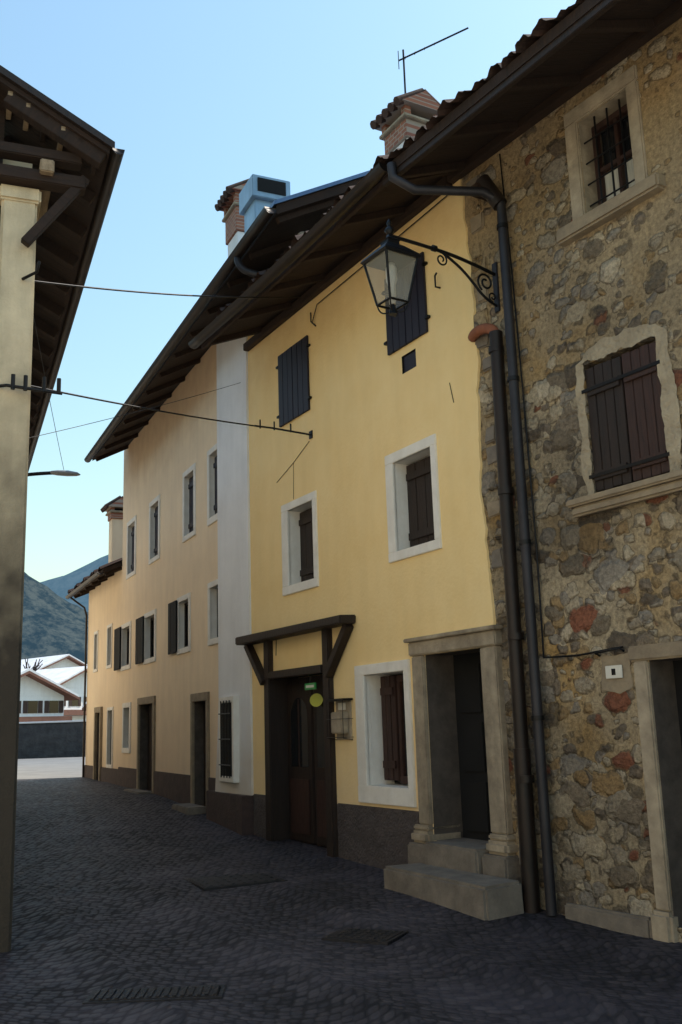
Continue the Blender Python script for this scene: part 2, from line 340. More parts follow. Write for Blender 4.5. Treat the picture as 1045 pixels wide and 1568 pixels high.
# ------------------------------------------------------------------ YELLOW HOUSE
yh=empty('yellow_house',J,29.9)
holes=[(.29,1.22,.48,2.25),(1.6,2.4,.95,2.12),(3.26,4.72,.1,2.27),(.93,1.64,3.37,4.34),(3.5,4.18,3.35,4.33),(1.12,1.39,5.27,5.47)]
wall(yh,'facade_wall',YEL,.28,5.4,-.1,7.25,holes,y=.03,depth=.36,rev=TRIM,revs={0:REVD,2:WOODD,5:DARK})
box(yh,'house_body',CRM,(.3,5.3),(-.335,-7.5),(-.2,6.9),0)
vs=[];fs=[];n=90
for i in range(n+1):
    z=2.37+(7.2-2.37)*i/n
    e=.13+.035*math.sin(z*2.1)+.05*noise.noise(Vector((z*3.1,0,0)))+.025*noise.noise(Vector((z*11,4,0)))
    vs+=[(.28,.03,z),(e,.03,z),(e-.006,.0,z)]
for i in range(n):
    a=i*3;fs+=[(a,a+1,a+4,a+3),(a+1,a+2,a+5,a+4)]
mesh('plaster_edge',vs,fs,yh,YEL)
def deep_window(par,nm,o,i,y=.03,leaf=None,depth=.2,back=.27):
    frame(par,nm+'_surround',TRIM,o,i,y-.02,y+.022)
    box(par,nm+'_opening_back',DARK if back>.2 else GLD,(i[0],i[1]),(y-.33,y-back),(i[2],i[3]),0)
    if leaf: planks(par,nm+'_shutter',WOODM if leaf[2] is None else leaf[2],leaf[0],leaf[1],y-depth-.03,y-depth,i[2]+.02,i[3]-.02,4)
for nm,o,i in (('middle_window_a',(.83,1.79,3.27,4.45),(.93,1.64,3.37,4.34)),('middle_window_b',(3.4,4.36,3.24,4.43),(3.5,4.18,3.35,4.33))):
    deep_window(yh,nm,o,i,leaf=(i[0]+.01,i[1]-.01,WOODD),depth=.15)
frame(yh,'ground_window_surround',TRIM,(1.5,2.59,.77,2.23),(1.6,2.4,.95,2.12),.01,.06)
box(yh,'ground_window_glass',GLD,(1.6,2.4),(-.31,-.29),(.95,2.12),0)
planks(yh,'ground_window_shutter_leaf_a',WOODM,2.06,2.35,-.16,-.13,1.0,2.1,3)
frame(yh,'ground_window_casement',WOODM,(1.62,2.04,.97,2.1),(1.68,1.98,1.05,2.03),-.18,-.14,bottom=True)
box(yh,'ground_window_curtain',CURT,(1.68,1.90),(-.20,-.185),(1.05,2.03),0)
for k,(a,b,c,d) in enumerate(((.86,1.62,5.56,6.46),(3.5,4.34,5.5,6.5))):
    h=(a+b)/2
    planks(yh,f'upper_shutter_{k}_left',SHB,a,h-.004,.034,.064,c,d,3,())
    planks(yh,f'upper_shutter_{k}_right',SHB,h+.004,b,.034,.064,c,d,3,())
    for q in (a-.02,b+.02):
        for zz in (c+.15,d-.15): box(yh,f'shutter_hinge_{k}',IRON,(q-.03,q+.03),(.034,.075),(zz-.015,zz+.015),.003)
box(yh,'vent_back',DARK,(1.12,1.39),(-.2,-.18),(5.27,5.47),0)
box(yh,'vent_cover',SHB,(1.13,1.38),(-.02,.01),(5.28,5.46),0)
box(yh,'plinth_a',PLINTH,(1.44,3.1),(-.02,.05),(-.1,.735),.01)
box(yh,'plinth_b',PLINTH,(4.88,5.36),(-.02,.05),(-.1,.74),.01)
box(yh,'door_jamb_left',PALEST,(1.223,1.42),(-.02,.07),(.62,2.25),.012)
box(yh,'door_jamb_right',PALEST,(.05,.287),(-.02,.07),(.62,2.25),.012)
box(yh,'door_lintel',PALEST,(.03,1.45),(-.02,.085),(2.253,2.39),.012)
box(yh,'door_lintel_moulding',PALEST,(.0,1.48),(.0,.12),(2.392,2.43),.008)
for nm,a,b in (('left',1.2,1.5),('right',.0,.31)):
    box(yh,f'door_jamb_base_{nm}',PALEST,(a,b),(-.3,.13),(.45,.565),.03)
    box(yh,f'door_jamb_torus_{nm}',PALEST,(a+.02,b-.02),(-.3,.10),(.567,.618),.02)
    box(yh,f'door_jamb_pad_{nm}',STEP,(a-.02,b+.02),(-.3,.16),(-.05,.448),.02)
box(yh,'door_leaf',DARK,(.29,1.22),(-.33,-.31),(.47,2.25),0)
for k in range(2):
    for q in range(3): box(yh,f'door_panel_{k}{q}',DARK,(.34+k*.44,.70+k*.44),(-.31,-.29),(.55+q*.56,1.02+q*.56),.012)
box(yh,'door_step_upper',STEP,(.34,1.17),(-.3,.20),(.0,.483),.02)
box(yh,'door_step_lower',STEP,(-.25,1.3),(.166,.58),(-.1,.285),.025,jit=.008)
TB=WOODD
box(yh,'portal_post_left',TB,(4.72,4.88),(-.1,.10),(.1,2.72),.012,jit=.006)
box(yh,'portal_post_right',TB,(3.12,3.27),(-.1,.10),(.1,2.74),.012,jit=.006)
box(yh,'portal_lintel',TB,(3.272,4.718),(-.1,.11),(2.20,2.30),.012,jit=.004)
box(yh,'portal_top_beam',TB,(2.55,5.45),(.032,.24),(2.70,2.80),.012,jit=.006)
beam(yh,'portal_brace_left',TB,(5.38,.09,2.70),(4.86,.09,2.16),.10,.09)
beam(yh,'portal_brace_right',TB,(2.62,.09,2.70),(3.14,.09,2.16),.10,.09)
box(yh,'portal_centre_strut',WOODR,(3.2,3.26),(.034,.09),(2.31,2.69),.008)
box(yh,'portal_door_frame',TB,(3.272,4.718),(-.26,-.18),(.1,2.2),0)
for k in range(2):
    a=3.31+k*.70
    box(yh,f'portal_door_leaf_{k}',WOODD,(a,a+.66),(-.178,-.14),(.2,2.12),.01)
    box(yh,f'portal_door_lower_panel_{k}',WOODM,(a+.08,a+.58),(-.14,-.12),(.3,.95),.015)
    vs=[(a+.1,-.135,1.1),(a+.56,-.135,1.1)]+[(a+.33+.23*math.cos(t*math.pi/12),-.135,1.72+.23*math.sin(t*math.pi/12)) for t in range(13)]
    mesh(f'portal_door_glass_{k}',vs,[tuple(range(len(vs)))],yh,GLD)
    box(yh,f'portal_door_glazing_bar_{k}',WOODM,(a+.32,a+.345),(-.14,-.125),(1.1,1.93),.003)
box(yh,'green_sign',GREENP,(3.52,3.80),(.04,.055),(2.02,2.10),.003)
box(yh,'green_sign_text',WHITEP,(3.56,3.76),(.055,.058),(2.045,2.075),0)
vs=[(3.78+.17*math.cos(t*math.pi/12),-.09,1.90+.08*math.sin(t*math.pi/12)) for t in range(24)]
mesh('oval_sign',vs,[tuple(range(24))],yh,YELP)
tube(yh,'sign_hanger',IRON,[(3.66,.05,2.2),(3.66,.05,2.1)],.006)
box(yh,'meter_plate',PALEST,(2.72,3.05),(.03,.05),(1.43,1.86),.004)
box(yh,'meter_box',PALEST,(2.76,3.02),(.05,.14),(1.50,1.74),.012)
box(yh,'meter_note',WHITEP,(2.82,2.98),(.052,.058),(1.76,1.84),0)
box(yh,'meter_shelf',IRON,(2.68,3.08),(.032,.16),(1.86,1.885),.004)
for k in (0,4): tube(yh,f'meter_guard_bar_{k}',IRON,[(2.70+k*.09,.16,1.86),(2.70+k*.09,.16,1.45),(2.70+k*.09,.04,1.43)],.004)
for k in range(2): tube(yh,f'meter_guard_ring_{k}',IRON,[(3.07,.035,1.46+k*.2),(3.07,.163,1.46+k*.2),(2.69,.163,1.46+k*.2),(2.69,.035,1.46+k*.2)],.003)
tube(yh,'wire_anchor_rod',IRON,[(3.5,.03,5.17),(3.64,.5,5.24),(3.70,.72,5.26)],.012)
box(yh,'rod_wall_plate',IRON,(3.46,3.54),(.03,.045),(5.12,5.22),.003)
for q in (.25,.45,.62):
    tube(yh,'insulator_pin',IRON,[(3.5+q*.3,.03+q,5.17+q*.1),(3.5+q*.3,.03+q,5.28+q*.1)],.010)
tube(yh,'wall_hook_a',IRON,[(.62,.03,5.95),(.62,.09,5.95),(.62,.09,6.07),(.6,.08,6.1)],.01)
tube(yh,'wall_hook_b',IRON,[(3.3,.03,6.55),(3.3,.10,6.6),(3.3,.1,6.72)],.01)
tube(yh,'wall_wire_a',IRON,[(.55,.035,4.9),(.5,.035,4.68)],.004)
tube(yh,'wall_wire_b',IRON,[(3.55,.035,5.1),(4.0,.035,4.93),(4.5,.035,4.78)],.004)
tube(yh,'wall_wire_c',IRON,[(4.0,.035,4.93),(4.02,.035,4.45)],.003)
tube(yh,'wall_wire_d',IRON,[(4.6,.035,2.75),(4.62,.035,2.5)],.005)
tube(yh,'soffit_cable',IRON,[(.3,.06,6.86),(1.5,.06,6.83),(3.2,.06,6.80),(3.35,.06,6.6)],.006)
SL=.42
roof(yh,'roof',.05,4.9,.95,6.72,SL,3.6,SOFF,TILE,back=4)
rafters(yh,'rafter',WOODR,.1,4.85,.95,6.72,SL)
box(yh,'eave_fascia',WOODR,(.05,4.9),(.90,.945),(6.66,6.76),.006)
gutter(yh,'roof_gutter',PIPED,.0,4.95,1.04,6.74,.075,.03)
box(yh,'wall_plate_beam',WOODR,(.3,5.35),(.032,.12),(6.93,7.04),.008)
def w2l(o,az,x,y):
    a=rad(az);dx,dy=x-o[0],y-o[1];return (-math.sin(a)*dx+math.cos(a)*dy, -math.cos(a)*dx-math.sin(a)*dy)
cs,cy=w2l(J,29.9,1.12,12.05)
def chimney(par,nm,s,y,zb,zw,zb2,zt,w,wallm):
    box(par,nm+'_stack',wallm,(s-w,s+w),(y-w,y+w),(zb,zw),.01)
    box(par,nm+'_brick_head',BRICKC,(s-w-.03,s+w+.03),(y-w-.03,y+w+.03),(zw,zb2),.008)
    e=w+.08
    box(par,nm+'_cap_slab',PALEST,(s-e,s+e),(y-e,y+e),(zb2,zb2+.05),.01)
    for a,b in ((-1,-1),(-1,1),(1,-1),(1,1)):
        box(par,nm+'_pier',BRICKC,(s+a*w-.05,s+a*w+.05),(y+b*w-.05,y+b*w+.05),(zb2+.05,zt-.12),.005)
    box(par,nm+'_flue',DARK,(s-w+.08,s+w-.08),(y-w+.08,y+w-.08),(zb2+.05,zt-.13),0)
    g=e+.05
    vs=[(s-g,y-g,zt-.12),(s+g,y-g,zt-.12),(s+g,y+g,zt-.12),(s-g,y+g,zt-.12),(s-g,y,zt+.12),(s+g,y,zt+.12)]
    mesh(nm+'_gable',vs,[(0,1,5,4),(2,3,4,5),(0,4,3),(1,2,5),(0,3,2,1)],par,BRICKC)
    n=5
    for k in range(n):
        a=s-g+2*g*(k+.5)/n;r=g/n*1.05
        for sg in (-1,1):
            tube(par,f'{nm}_tile_{k}',TILE,[(a,y+sg*(g+.05),zt-.12),(a,y,zt+.14)],r*.8,2)
chimney(yh,'chimney',cs,cy,7.0,9.12,9.38,9.68,.24,WHT)
an=empty('television_antenna',J,29.9)
tube(an,'mast',IRON,[(cs-.05,cy+.1,9.0),(cs-.05,cy+.1,10.6)],.014)
ax,ay=cs-.05,cy+.1
tube(an,'boom',IRON,[(ax+.05,ay+.05,10.45),(ax-.75,ay-.55,10.62)],.012)
for k in range(7):
    t=.1+.14*k;x,y,z=ax+.05-.8*t,ay+.05-.6*t,10.45+.17*t
    tube(an,f'element_{k}',IRON,[(x-.02,y+.02,z-.05+.02*t),(x+.02,y-.02,z+.05-.02*t)],.005,1)
tube(an,'reflector',IRON,[(ax+.05,ay+.05,10.32),(ax+.05,ay+.05,10.6)],.006)

# ------------------------------------------------------------------ STONE HOUSE
sh=empty('rubble_stone_house',J,33.1)
SEND=-4.6  # unseen end cut short so sunlight passes to the bounce surfaces
holes=[(-1.93,-1.39,5.77,6.69),(-1.97,-1.2,3.37,4.5),(-2.6,-1.6,.1,2.0)]
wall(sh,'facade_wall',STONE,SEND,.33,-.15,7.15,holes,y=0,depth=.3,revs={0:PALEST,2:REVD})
box(sh,'house_body',STONE,(SEND+.01,.25),(-.3,-7.5),(-.2,7.0),0)
frame(sh,'upper_window_surround',PALEST,(-2.06,-1.24,5.68,6.84),(-1.935,-1.385,5.77,6.695),-.05,.025,.012,bottom=False)
box(sh,'upper_window_sill',SILL,(-2.22,-1.1),(-.25,.10),(5.63,5.768),.02,jit=.006)
frame(sh,'upper_window_casement',WOODM,(-1.925,-1.395,5.775,6.685),(-1.87,-1.45,5.84,6.62),-.2,-.15)
box(sh,'upper_window_mullion',WOODM,(-1.68,-1.64),(-.2,-.15),(5.84,6.62),.004)
box(sh,'upper_window_transom',WOODM,(-1.87,-1.45),(-.2,-.155),(6.22,6.26),.004)
box(sh,'upper_window_curtain',CURT,(-1.87,-1.45),(-.235,-.205),(5.84,6.2),0)
box(sh,'upper_window_glass',GLD,(-1.87,-1.45),(-.22,-.215),(6.24,6.62),0)
for k in range(3): tube(sh,f'window_bar_v_{k}',IRON,[(-1.52-.14*k,-.06,5.77),(-1.52-.14*k,-.06,6.69)],.009)
for k in range(4): tube(sh,f'window_bar_h_{k}',IRON,[(-1.39,-.055,5.9+.2*k),(-1.93,-.055,5.9+.2*k)],.008)
planks(sh,'lower_shutter_left',WOODD,-1.585,-1.20,-.06,-.02,3.40,4.47,4,(.12,.8),drop=.012)
planks(sh,'lower_shutter_right',WOODM,-1.97,-1.593,-.06,-.02,3.40,4.47,4,(.12,.8),drop=.012)
box(sh,'lower_window_back',DARK,(-1.97,-1.2),(-.28,-.26),(3.37,4.5),0)
for zz in (3.53,4.27): box(sh,'strap_hinge',IRON,(-1.99,-1.17),(.004,.014),(zz-.015,zz+.015),.002)
PL=mat('patched_render',(.47,.39,.27),(.27,.22,.15),scale=4,bump=.9,bscale=22,bd=.03)
def patch(par,nm,pts,y,m,amp=.03):
    out=[];n=len(pts)
    for i in range(n):
        a=Vector(pts[i]);b_=Vector(pts[(i+1)%n]);k=max(1,int((b_-a).length/.03))
        for q in range(k):
            p=a.lerp(b_,q/k);out.append((p.x+amp*noise.noise(Vector((p.x*6,p.y*6,1)))+amp*.5*noise.noise(Vector((p.x*20,p.y*20,1))),p.y+amp*noise.noise(Vector((p.x*6,p.y*6,9)))+amp*.5*noise.noise(Vector((p.x*20,p.y*20,5)))))
    mesh(nm,[(a,y,b) for a,b in out],[tuple(range(len(out)))],par,m)
patch(sh,'render_patch_left',[(-1.2,3.37),(-1.2,4.5),(-1.13,4.54),(-1.10,4.2),(-1.13,3.9),(-1.09,3.6),(-1.13,3.37)],.006,PL)
patch(sh,'render_patch_head',[(-1.97,4.5),(-2.06,4.52),(-2.0,4.60),(-1.7,4.66),(-1.3,4.63),(-1.13,4.54),(-1.2,4.5)],.008,PL,.045)
patch(sh,'render_patch_right',[(-1.97,3.37),(-2.09,3.37),(-2.12,4.0),(-2.06,4.52),(-1.97,4.5)],.010,PL)
box(sh,'lower_sill_upper',SILL,(-2.6,-.97),(-.2,.11),(3.30,3.365),.015,jit=.004)
box(sh,'lower_sill_lower',SILL,(-2.6,-1.0),(0.0,.075),(3.22,3.298),.02,jit=.004)
box(sh,'doorway_jamb',PALEST,(-1.598,-1.46),(-.05,.03),(.2,2.0),.012)
box(sh,'doorway_jamb_foot',PALEST,(-1.62,-1.42),(-.05,.07),(-.1,.198),.03)
box(sh,'doorway_lintel',SILL,(-2.8,-1.42),(-.05,.035),(2.002,2.12),.015)
box(sh,'doorway_leaf',DARK,(-2.6,-1.6),(-.29,-.27),(.0,2.0),0)
for k in range(4): box(sh,f'doorway_plank_{k}',DARK,(-1.64-.22*(k+1),-1.64-.22*k),(-.27,-.255),(.05,1.98),.008)
box(sh,'house_number_plate',WHITEP,(-1.345,-1.175),(.014,.024),(1.885,1.985),.006)
box(sh,'house_number_digit',IRON,(-1.28,-1.24),(.024,.026),(1.91,1.96),0)
tube(sh,'plate_hood',IRON,[(-1.12,.01,2.07),(-1.12,.06,2.09),(-1.37,.06,2.11),(-1.37,.01,2.09)],.008)
patch(sh,'plate_patch',[(-1.13,1.8),(-1.11,2.06),(-1.4,2.09),(-1.42,1.82),(-1.3,1.76)],.008,SILL)
tube(sh,'service_cable',IRON,[(-.5,.03,4.3),(-.52,.03,3.0),(-.51,.03,2.1),(-.9,.03,2.09),(-1.38,.03,2.12)],.009)
tube(sh,'upper_cable',IRON,[(-.42,.03,6.9),(-.47,.03,5.6),(-.5,.03,4.3)],.007)
box(sh,'foot_kerb',STEP,(-1.42,-.55),(0,.06),(-.1,.14),.02)
for k in range(30):
    z=.15+k*.235+random.uniform(-.03,.03)
    if z>6.8: break
    w=random.uniform(.06,.15);h=random.uniform(.12,.19)
    c=.02+random.uniform(-.04,.03) if z>2.5 else -.08
    box(sh,f'quoin_{k}',random.choice([SILL,STONE,STONE,STEP]),(c-w,c+w*.6),(-.02,.02+random.uniform(0,.012)),(z,z+h),.018,jit=.012)
roof(sh,'roof',SEND-.3,.2,1.0,6.66,.42,3.6,SOFF,TILE,back=4)
rafters(sh,'rafter',WOODR,SEND-.2,.15,1.0,6.66,.42)
box(sh,'eave_fascia',WOODD,(SEND-.3,.2),(.93,.985),(6.60,6.70),.006)
box(sh,'wall_plate_beam',WOODR,(SEND,.3),(.004,.1),(6.95,7.06),.008)

dp=empty('drain_pipe',J,33.1)
tube(dp,'pipe',PIPED,[(-.27,.10,5.12),(-.25,.10,3),(-.23,.10,.06)],.062)
tube(dp,'elbow',TERRA,[(.12,.04,5.22),(-.02,.12,5.22),(-.2,.115,5.19),(-.27,.10,5.12),(-.27,.10,5.02)],.05,smooth=True)
for z in (4.95,3.6,2.3,1.1): tube(dp,'collar',PIPED,[(-.26,.10,z-.03),(-.26,.10,z+.03)],.074)
tube(dp,'cast_iron_foot',PIPED,[(-.235,.105,.02),(-.24,.105,1.35)],.072)
dp2=empty('drain_pipe',J,33.1)
tube(dp2,'pipe',PIPEG,[(-.02,1.03,6.70),(-.03,1.03,6.56),(-.12,.85,6.44),(-.38,.25,6.46),(-.46,.10,6.36),(-.46,.10,6.2),(-.46,.10,3),(-.455,.10,.9),(-.455,.10,.04)],.045)
for z in (6.1,4.6,3.1,1.6): tube(dp2,'bracket_ring',IRON,[(-.458,.10,z-.02),(-.458,.10,z+.02)],.056)
tube(dp2,'hopper',PIPED,[(-.33,.2,6.62),(-.4,.14,6.45),(-.45,.10,6.33)],.075)
box(dp2,'old_bracket',WOODR,(-.36,-.2),(.0,.3),(6.5,6.56),.01)

# ------------------------------------------------------------------ LANTERN on bracket
sl=empty('street_lantern',J,33.1)
X0=-.22
box(sl,'wall_plate',PIPEG,(X0-.035,X0+.035),(.0,.02),(5.36,5.86),.006)
P=lambda y,z:(X0,y,z)
tube(sl,'arm',IRON,[P(.02,5.74),P(.35,5.80),P(.75,5.83),P(1.24,5.83)],.017,smooth=True)
tube(sl,'brace',IRON,[P(.02,5.42),P(.16,5.46),P(.32,5.62),P(.48,5.74),P(.66,5.82)],.013,smooth=True)
def spiral(cy,cz,r0,r1,a0,turns,n=26):
    return [P(cy+(r0+(r1-r0)*t/n)*math.cos(a0+turns*2*math.pi*t/n),cz+(r0+(r1-r0)*t/n)*math.sin(a0+turns*2*math.pi*t/n)) for t in range(n+1)]
tube(sl,'scroll_inner',IRON,spiral(.14,5.63,.10,.025,rad(-60),1.5),.010)
tube(sl,'scroll_outer',IRON,spiral(.66,5.74,.07,.02,rad(80),1.4),.008)
tube(sl,'scroll_small',IRON,spiral(.06,5.50,.05,.015,rad(-90),1.2),.008)
tube(sl,'arm_ball',IRON,[P(.72,5.83),P(.76,5.83)],.03)
LY=1.24
def ngon_ring(r,z,n=4,rot=rad(45)): return [(X0+r*math.cos(rot+2*math.pi*k/n),LY+r*math.sin(rot+2*math.pi*k/n),z) for k in range(n)]
def loft(name,rings,m,capb=True,capt=True,n=4,smooth=False):
    vs=[];fs=[]
    for r,z in rings: vs+=ngon_ring(r,z,n)
    for i in range(len(rings)-1):
        for k in range(n): a=i*n+k;b=i*n+(k+1)%n;fs.append((a,b,b+n,a+n))
    if capb: fs.append(tuple(range(n))[::-1])
    if capt: fs.append(tuple((len(rings)-1)*n+k for k in range(n)))
    return mesh(name,vs,fs,sl,m,smooth)
zt=5.60
DB=.42
loft('glass_panes',[(.13,zt-DB),(.235,zt)],GLC,False,False)
loft('roof_hood',[(.255,zt-.02),(.275,zt),(.26,zt+.02),(.13,zt+.11),(.085,zt+.135),(.085,zt+.16),(.10,zt+.17),(.035,zt+.21),(.02,zt+.25)],IRON)
loft('finial',[(.015,5.83),(.03,5.85),(.045,5.875),(.03,5.90),(.012,5.92),(.022,5.94),(.022,5.955),(.003,5.99)],IRON,n=10,smooth=True)
tr=ngon_ring(.242,zt);br=ngon_ring(.137,zt-DB)
for k in range(4):
    tube(sl,f'corner_bar_{k}',IRON,[tr[k],br[k]],.011,2);tube(sl,f'top_rail_{k}',IRON,[tr[k],tr[(k+1)%4]],.012,2);tube(sl,f'bottom_rail_{k}',IRON,[br[k],br[(k+1)%4]],.011,2)
    tube(sl,f'bottom_scroll_{k}',IRON,[br[k],(X0+(br[k][0]-X0)*.9,LY+(br[k][1]-LY)*.9,zt-DB-.07),(X0+(br[k][0]-X0)*.35,LY+(br[k][1]-LY)*.35,zt-DB-.09),(X0,LY,zt-DB-.05)],.007,2,True)
loft('bottom_plate',[(.04,zt-DB-.10),(.02,zt-DB-.01)],IRON,n=8)
loft('bulb_holder',[(.03,zt-DB),(.035,zt-.25),(.05,zt-.2),(.05,zt-.09),(.03,zt-.04)],WHITEP,n=10,smooth=True)

# ------------------------------------------------------------------ CREAM TOWNHOUSE
th=empty('cream_townhouse',E,24.6)
up=[(2.88,3.46),(5.3,5.93),(7.3,7.95)]
mid=[(3.2,3.83),(5.55,6.3),(7.67,8.4)]
holes=[(a,b,4.85,5.9) for a,b in up]+[(a,b,2.95,3.75) for a,b in mid]+[(1.4,1.98,4.87,5.9),(1.4,1.98,2.95,3.75),(2.17,2.9,.3,2.03),(5.58,6.7,.35,2.1),(7.6,8.15,1.27,2.08)]
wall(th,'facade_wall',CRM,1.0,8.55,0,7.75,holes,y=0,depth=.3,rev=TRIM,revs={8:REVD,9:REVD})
box(th,'house_body',CRM,(-.2,8.5),(-.3,-7.5),(0,7.6),0)
box(th,'upper_body_over_neighbour',WHT,(-2.6,-.2),(-.75,-7.4),(6.8,8.4),0)
vs=[];fs=[];zz=[0,.4,.9,1.4,2.0,3,5,7.7]
for z in zz:
    g=max(0,1-z/1.8);fl=.13+.05*g
    vs+=[(-.02,.06,z),(1.0,fl,z),(1.18+.16*g,fl,z),(1.30+.3*g,0,z),(-.02,-.1,z)]
for i in range(len(zz)-1):
    for k in range(3): a=i*5+k;fs.append((a,a+1,a+6,a+5))
    a=i*5;fs.append((a,a+5,a+9,a+4))
mesh('whitewashed_bay',vs,fs,th,WHT)
for n_,(a,b) in enumerate(up):
    deep_window(th,f'upper_window_{n_}',(a-.1,b+.1,4.76,6.0),(a,b,4.85,5.9),y=0,leaf=(a+.01,b-.01,SHB),depth=.07)
deep_window(th,'upper_window_3',(1.3,2.08,4.76,6.0),(1.4,1.98,4.87,5.9),y=0,leaf=(1.41,1.97,SHB),depth=.07)
for n_,(a,b) in enumerate(mid):
    deep_window(th,f'middle_window_{n_}',(a-.1,b+.1,2.86,3.84),(a,b,2.95,3.75),y=0,back=.12)
    frame(th,f'middle_casement_{n_}',WOODD,(a,b,2.95,3.75),(a+.05,b-.05,3.0,3.70),-.115,-.09)
    planks(th,f'middle_shutter_{n_}',DARK,b+.02,b+.02+(b-a)*.85,.03,.055,2.90,3.80,3,())
deep_window(th,'middle_window_3',(1.3,2.08,2.86,3.84),(1.4,1.98,2.95,3.75),y=0,back=.1)
def doorway(par,nm,a,b,z0,z1,m=WOODD):
    frame(par,nm+'_surround',SILL,(a-.12,b+.12,z0,z1+.13),(a-.002,b+.002,z0+.01,z1+.002),-.02,.035,bottom=False)
    box(par,nm+'_leaf',m,(a,b),(-.27,-.17),(z0,z1),0)
    n=max(3,int((b-a)/.2))
    for k in range(n): box(par,f'{nm}_plank_{k}',m,(a+(b-a)*k/n+.004,a+(b-a)*(k+1)/n-.004),(-.17,-.15),(z0,z1-.01),.006)
doorway(th,'front_door_a',2.17,2.9,.3,2.03);doorway(th,'front_door_b',5.58,6.7,.35,2.1)
deep_window(th,'ground_window_a',(7.5,8.25,1.17,2.18),(7.6,8.15,1.27,2.08),y=0,back=.1)
box(th,'bay_window_glass',DARK,(.45,.95),(.06,.162),(.95,1.95),0)
frame(th,'bay_window_surround',TRIM,(.37,1.03,.87,2.03),(.447,.953,.947,1.953),.06,.176)
for k in range(4): tube(th,f'bay_grille_v_{k}',IRON,[(.5+.13*k,.19,.93),(.5+.13*k,.19,1.98)],.008)
for k in range(3): tube(th,f'bay_grille_h_{k}',IRON,[(.43,.195,1.1+.35*k),(.97,.195,1.1+.35*k)],.008)
for k,(a,b) in enumerate(((3.02,5.46),(6.82,8.55),(1.65,2.05))): box(th,f'plinth_{k}',PLINTHB,(a,b),(-.02,.03),(0,.88),.008)
box(th,'plinth_bay',PLINTHB,(-.05,1.6),(.0,.2),(0,.72),.01)
box(th,'door_step_a',STEP,(2.05,3.0),(.04,.35),(0,.46),.02);box(th,'door_step_b',STEP,(5.5,6.8),(.04,.3),(0,.52),.02)
roof(th,'roof',-3.15,8.25,.75,7.38,.52,3.4,SOFF,METR,back=4,corr=False,thick=.12)
rafters(th,'rafter',WOODR,-3.1,8.2,.75,7.38,.52,step=.9)
gutter(th,'roof_gutter',PIPED,-3.2,8.3,.84,7.42,.075)
tube(th,'gutter_outlet',PIPEG,[(-2.0,.84,7.36),(-2.0,.84,7.22),(-2.15,.6,7.08),(-2.3,.2,7.02)],.045,smooth=True)
c1,c1y=w2l(E,24.6,-1.48,15.9)
chimney(th,'chimney',c1,c1y,7.6,9.9,10.35,10.72,.27,WHT)
c2,c2y=w2l(E,24.6,-1.0,13.6)
box(th,'cowl_base',METB,(c2-.24,c2+.24),(c2y-.26,c2y+.24),(8.0,9.2),.01)
box(th,'cowl_box',METB,(c2-.32,c2+.30),(c2y-.30,c2y+.30),(9.2,9.55),.01)
box(th,'cowl_mouth',DARK,(c2-.335,c2-.315),(c2y-.22,c2y+.22),(9.29,9.50),0)
box(th,'vent_block',WHT,(-2.25,-1.95),(.1,-.25),(7.3,7.75),.01)

# ------------------------------------------------------------------ SMALL FAR HOUSE
fh=empty('small_end_house',E,24.6)
holes=[(11.3,11.65,3.09,3.93),(9.65,10.06,3.08,3.93),(10.65,11.2,.5,2.05),(9.4,9.9,.9,2.07)]
wall(fh,'facade_wall',CRM,8.56,12.62,.2,5.25,holes,y=-.02,depth=.3,rev=TRIM,revs={2:REVD})
box(fh,'house_body',CRM,(8.6,12.6),(-.32,-6),(.2,5.1),0)
for k,(a,b,c,d) in enumerate(holes):
    if k==2: doorway(fh,'front_door',a,b,c,d)
    else: deep_window(fh,f'window_{k}',(a-.07,b+.07,c-.07,d+.07),(a,b,c,d),y=-.02,back=.05)
box(fh,'plinth_a',PLINTHB,(8.6,10.52),(-.03,.01),(.2,.83),.008);box(fh,'plinth_b',PLINTHB,(11.33,12.6),(-.03,.01),(.2,.83),.008)
roof(fh,'roof',8.6,12.75,.4,4.98,.42,3,SOFF,TILE,back=3)
rafters(fh,'rafter',WOODR,8.65,12.7,.4,4.98,.42)
gutter(fh,'roof_gutter',PIPED,8.6,12.8,.48,5.0,.06)
tube(fh,'downpipe',PIPED,[(12.55,.45,4.95),(12.55,.1,4.7),(12.55,.04,4.5),(12.55,.04,.5)],.025)
c3,c3y=w2l(E,24.6,-5.75,24.6)
chimney(fh,'chimney',c3,c3y-.1,5.0,6.85,7.0,7.25,.2,CRM)

# ------------------------------------------------------------------ LEFT HOUSE
LO=(-2.6,8,0)
lh=empty('timber_eaved_house',LO,21.5)
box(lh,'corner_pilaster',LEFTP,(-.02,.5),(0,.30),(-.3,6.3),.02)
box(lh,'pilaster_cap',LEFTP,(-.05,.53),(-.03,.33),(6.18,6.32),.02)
box(lh,'house_body',LEFTW,(.25,30),(.04,7),(-.3,6.75),0)
box(lh,'gable_wall_face',WOODR,(.2,.245),(.3,7),(-.3,4.6),0)
box(lh,'gable_wall_upper',WOODR,(.1,.24),(.3,7),(4.6,7.2),0)
for k in range(4):
    a=3+k*6
    box(lh,f'street_window_glass_{k}',GLD,(a,a+.8),(.03,.036),(4.3,5.4),0);frame(lh,f'street_window_{k}',TRIM,(a-.1,a+.9,4.2,5.5),(a,a+.8,4.3,5.4),.0,.038)
ez=6.62;so=.58;sl_=.55
def rl(s0,s1,o0,o1,t,m,nm,dz=0):
    z0=ez+(so+o0)*sl_+dz;z1=ez+(so+o1)*sl_+dz
    vs=[(s0,o0,z0),(s1,o0,z0),(s1,o1,z1),(s0,o1,z1)];vs+=[(a,b,c+t) for a,b,c in vs]
    return mesh(nm,vs,[(0,3,2,1),(4,5,6,7),(0,1,5,4),(1,2,6,5),(2,3,7,6),(3,0,4,7)],lh,m)
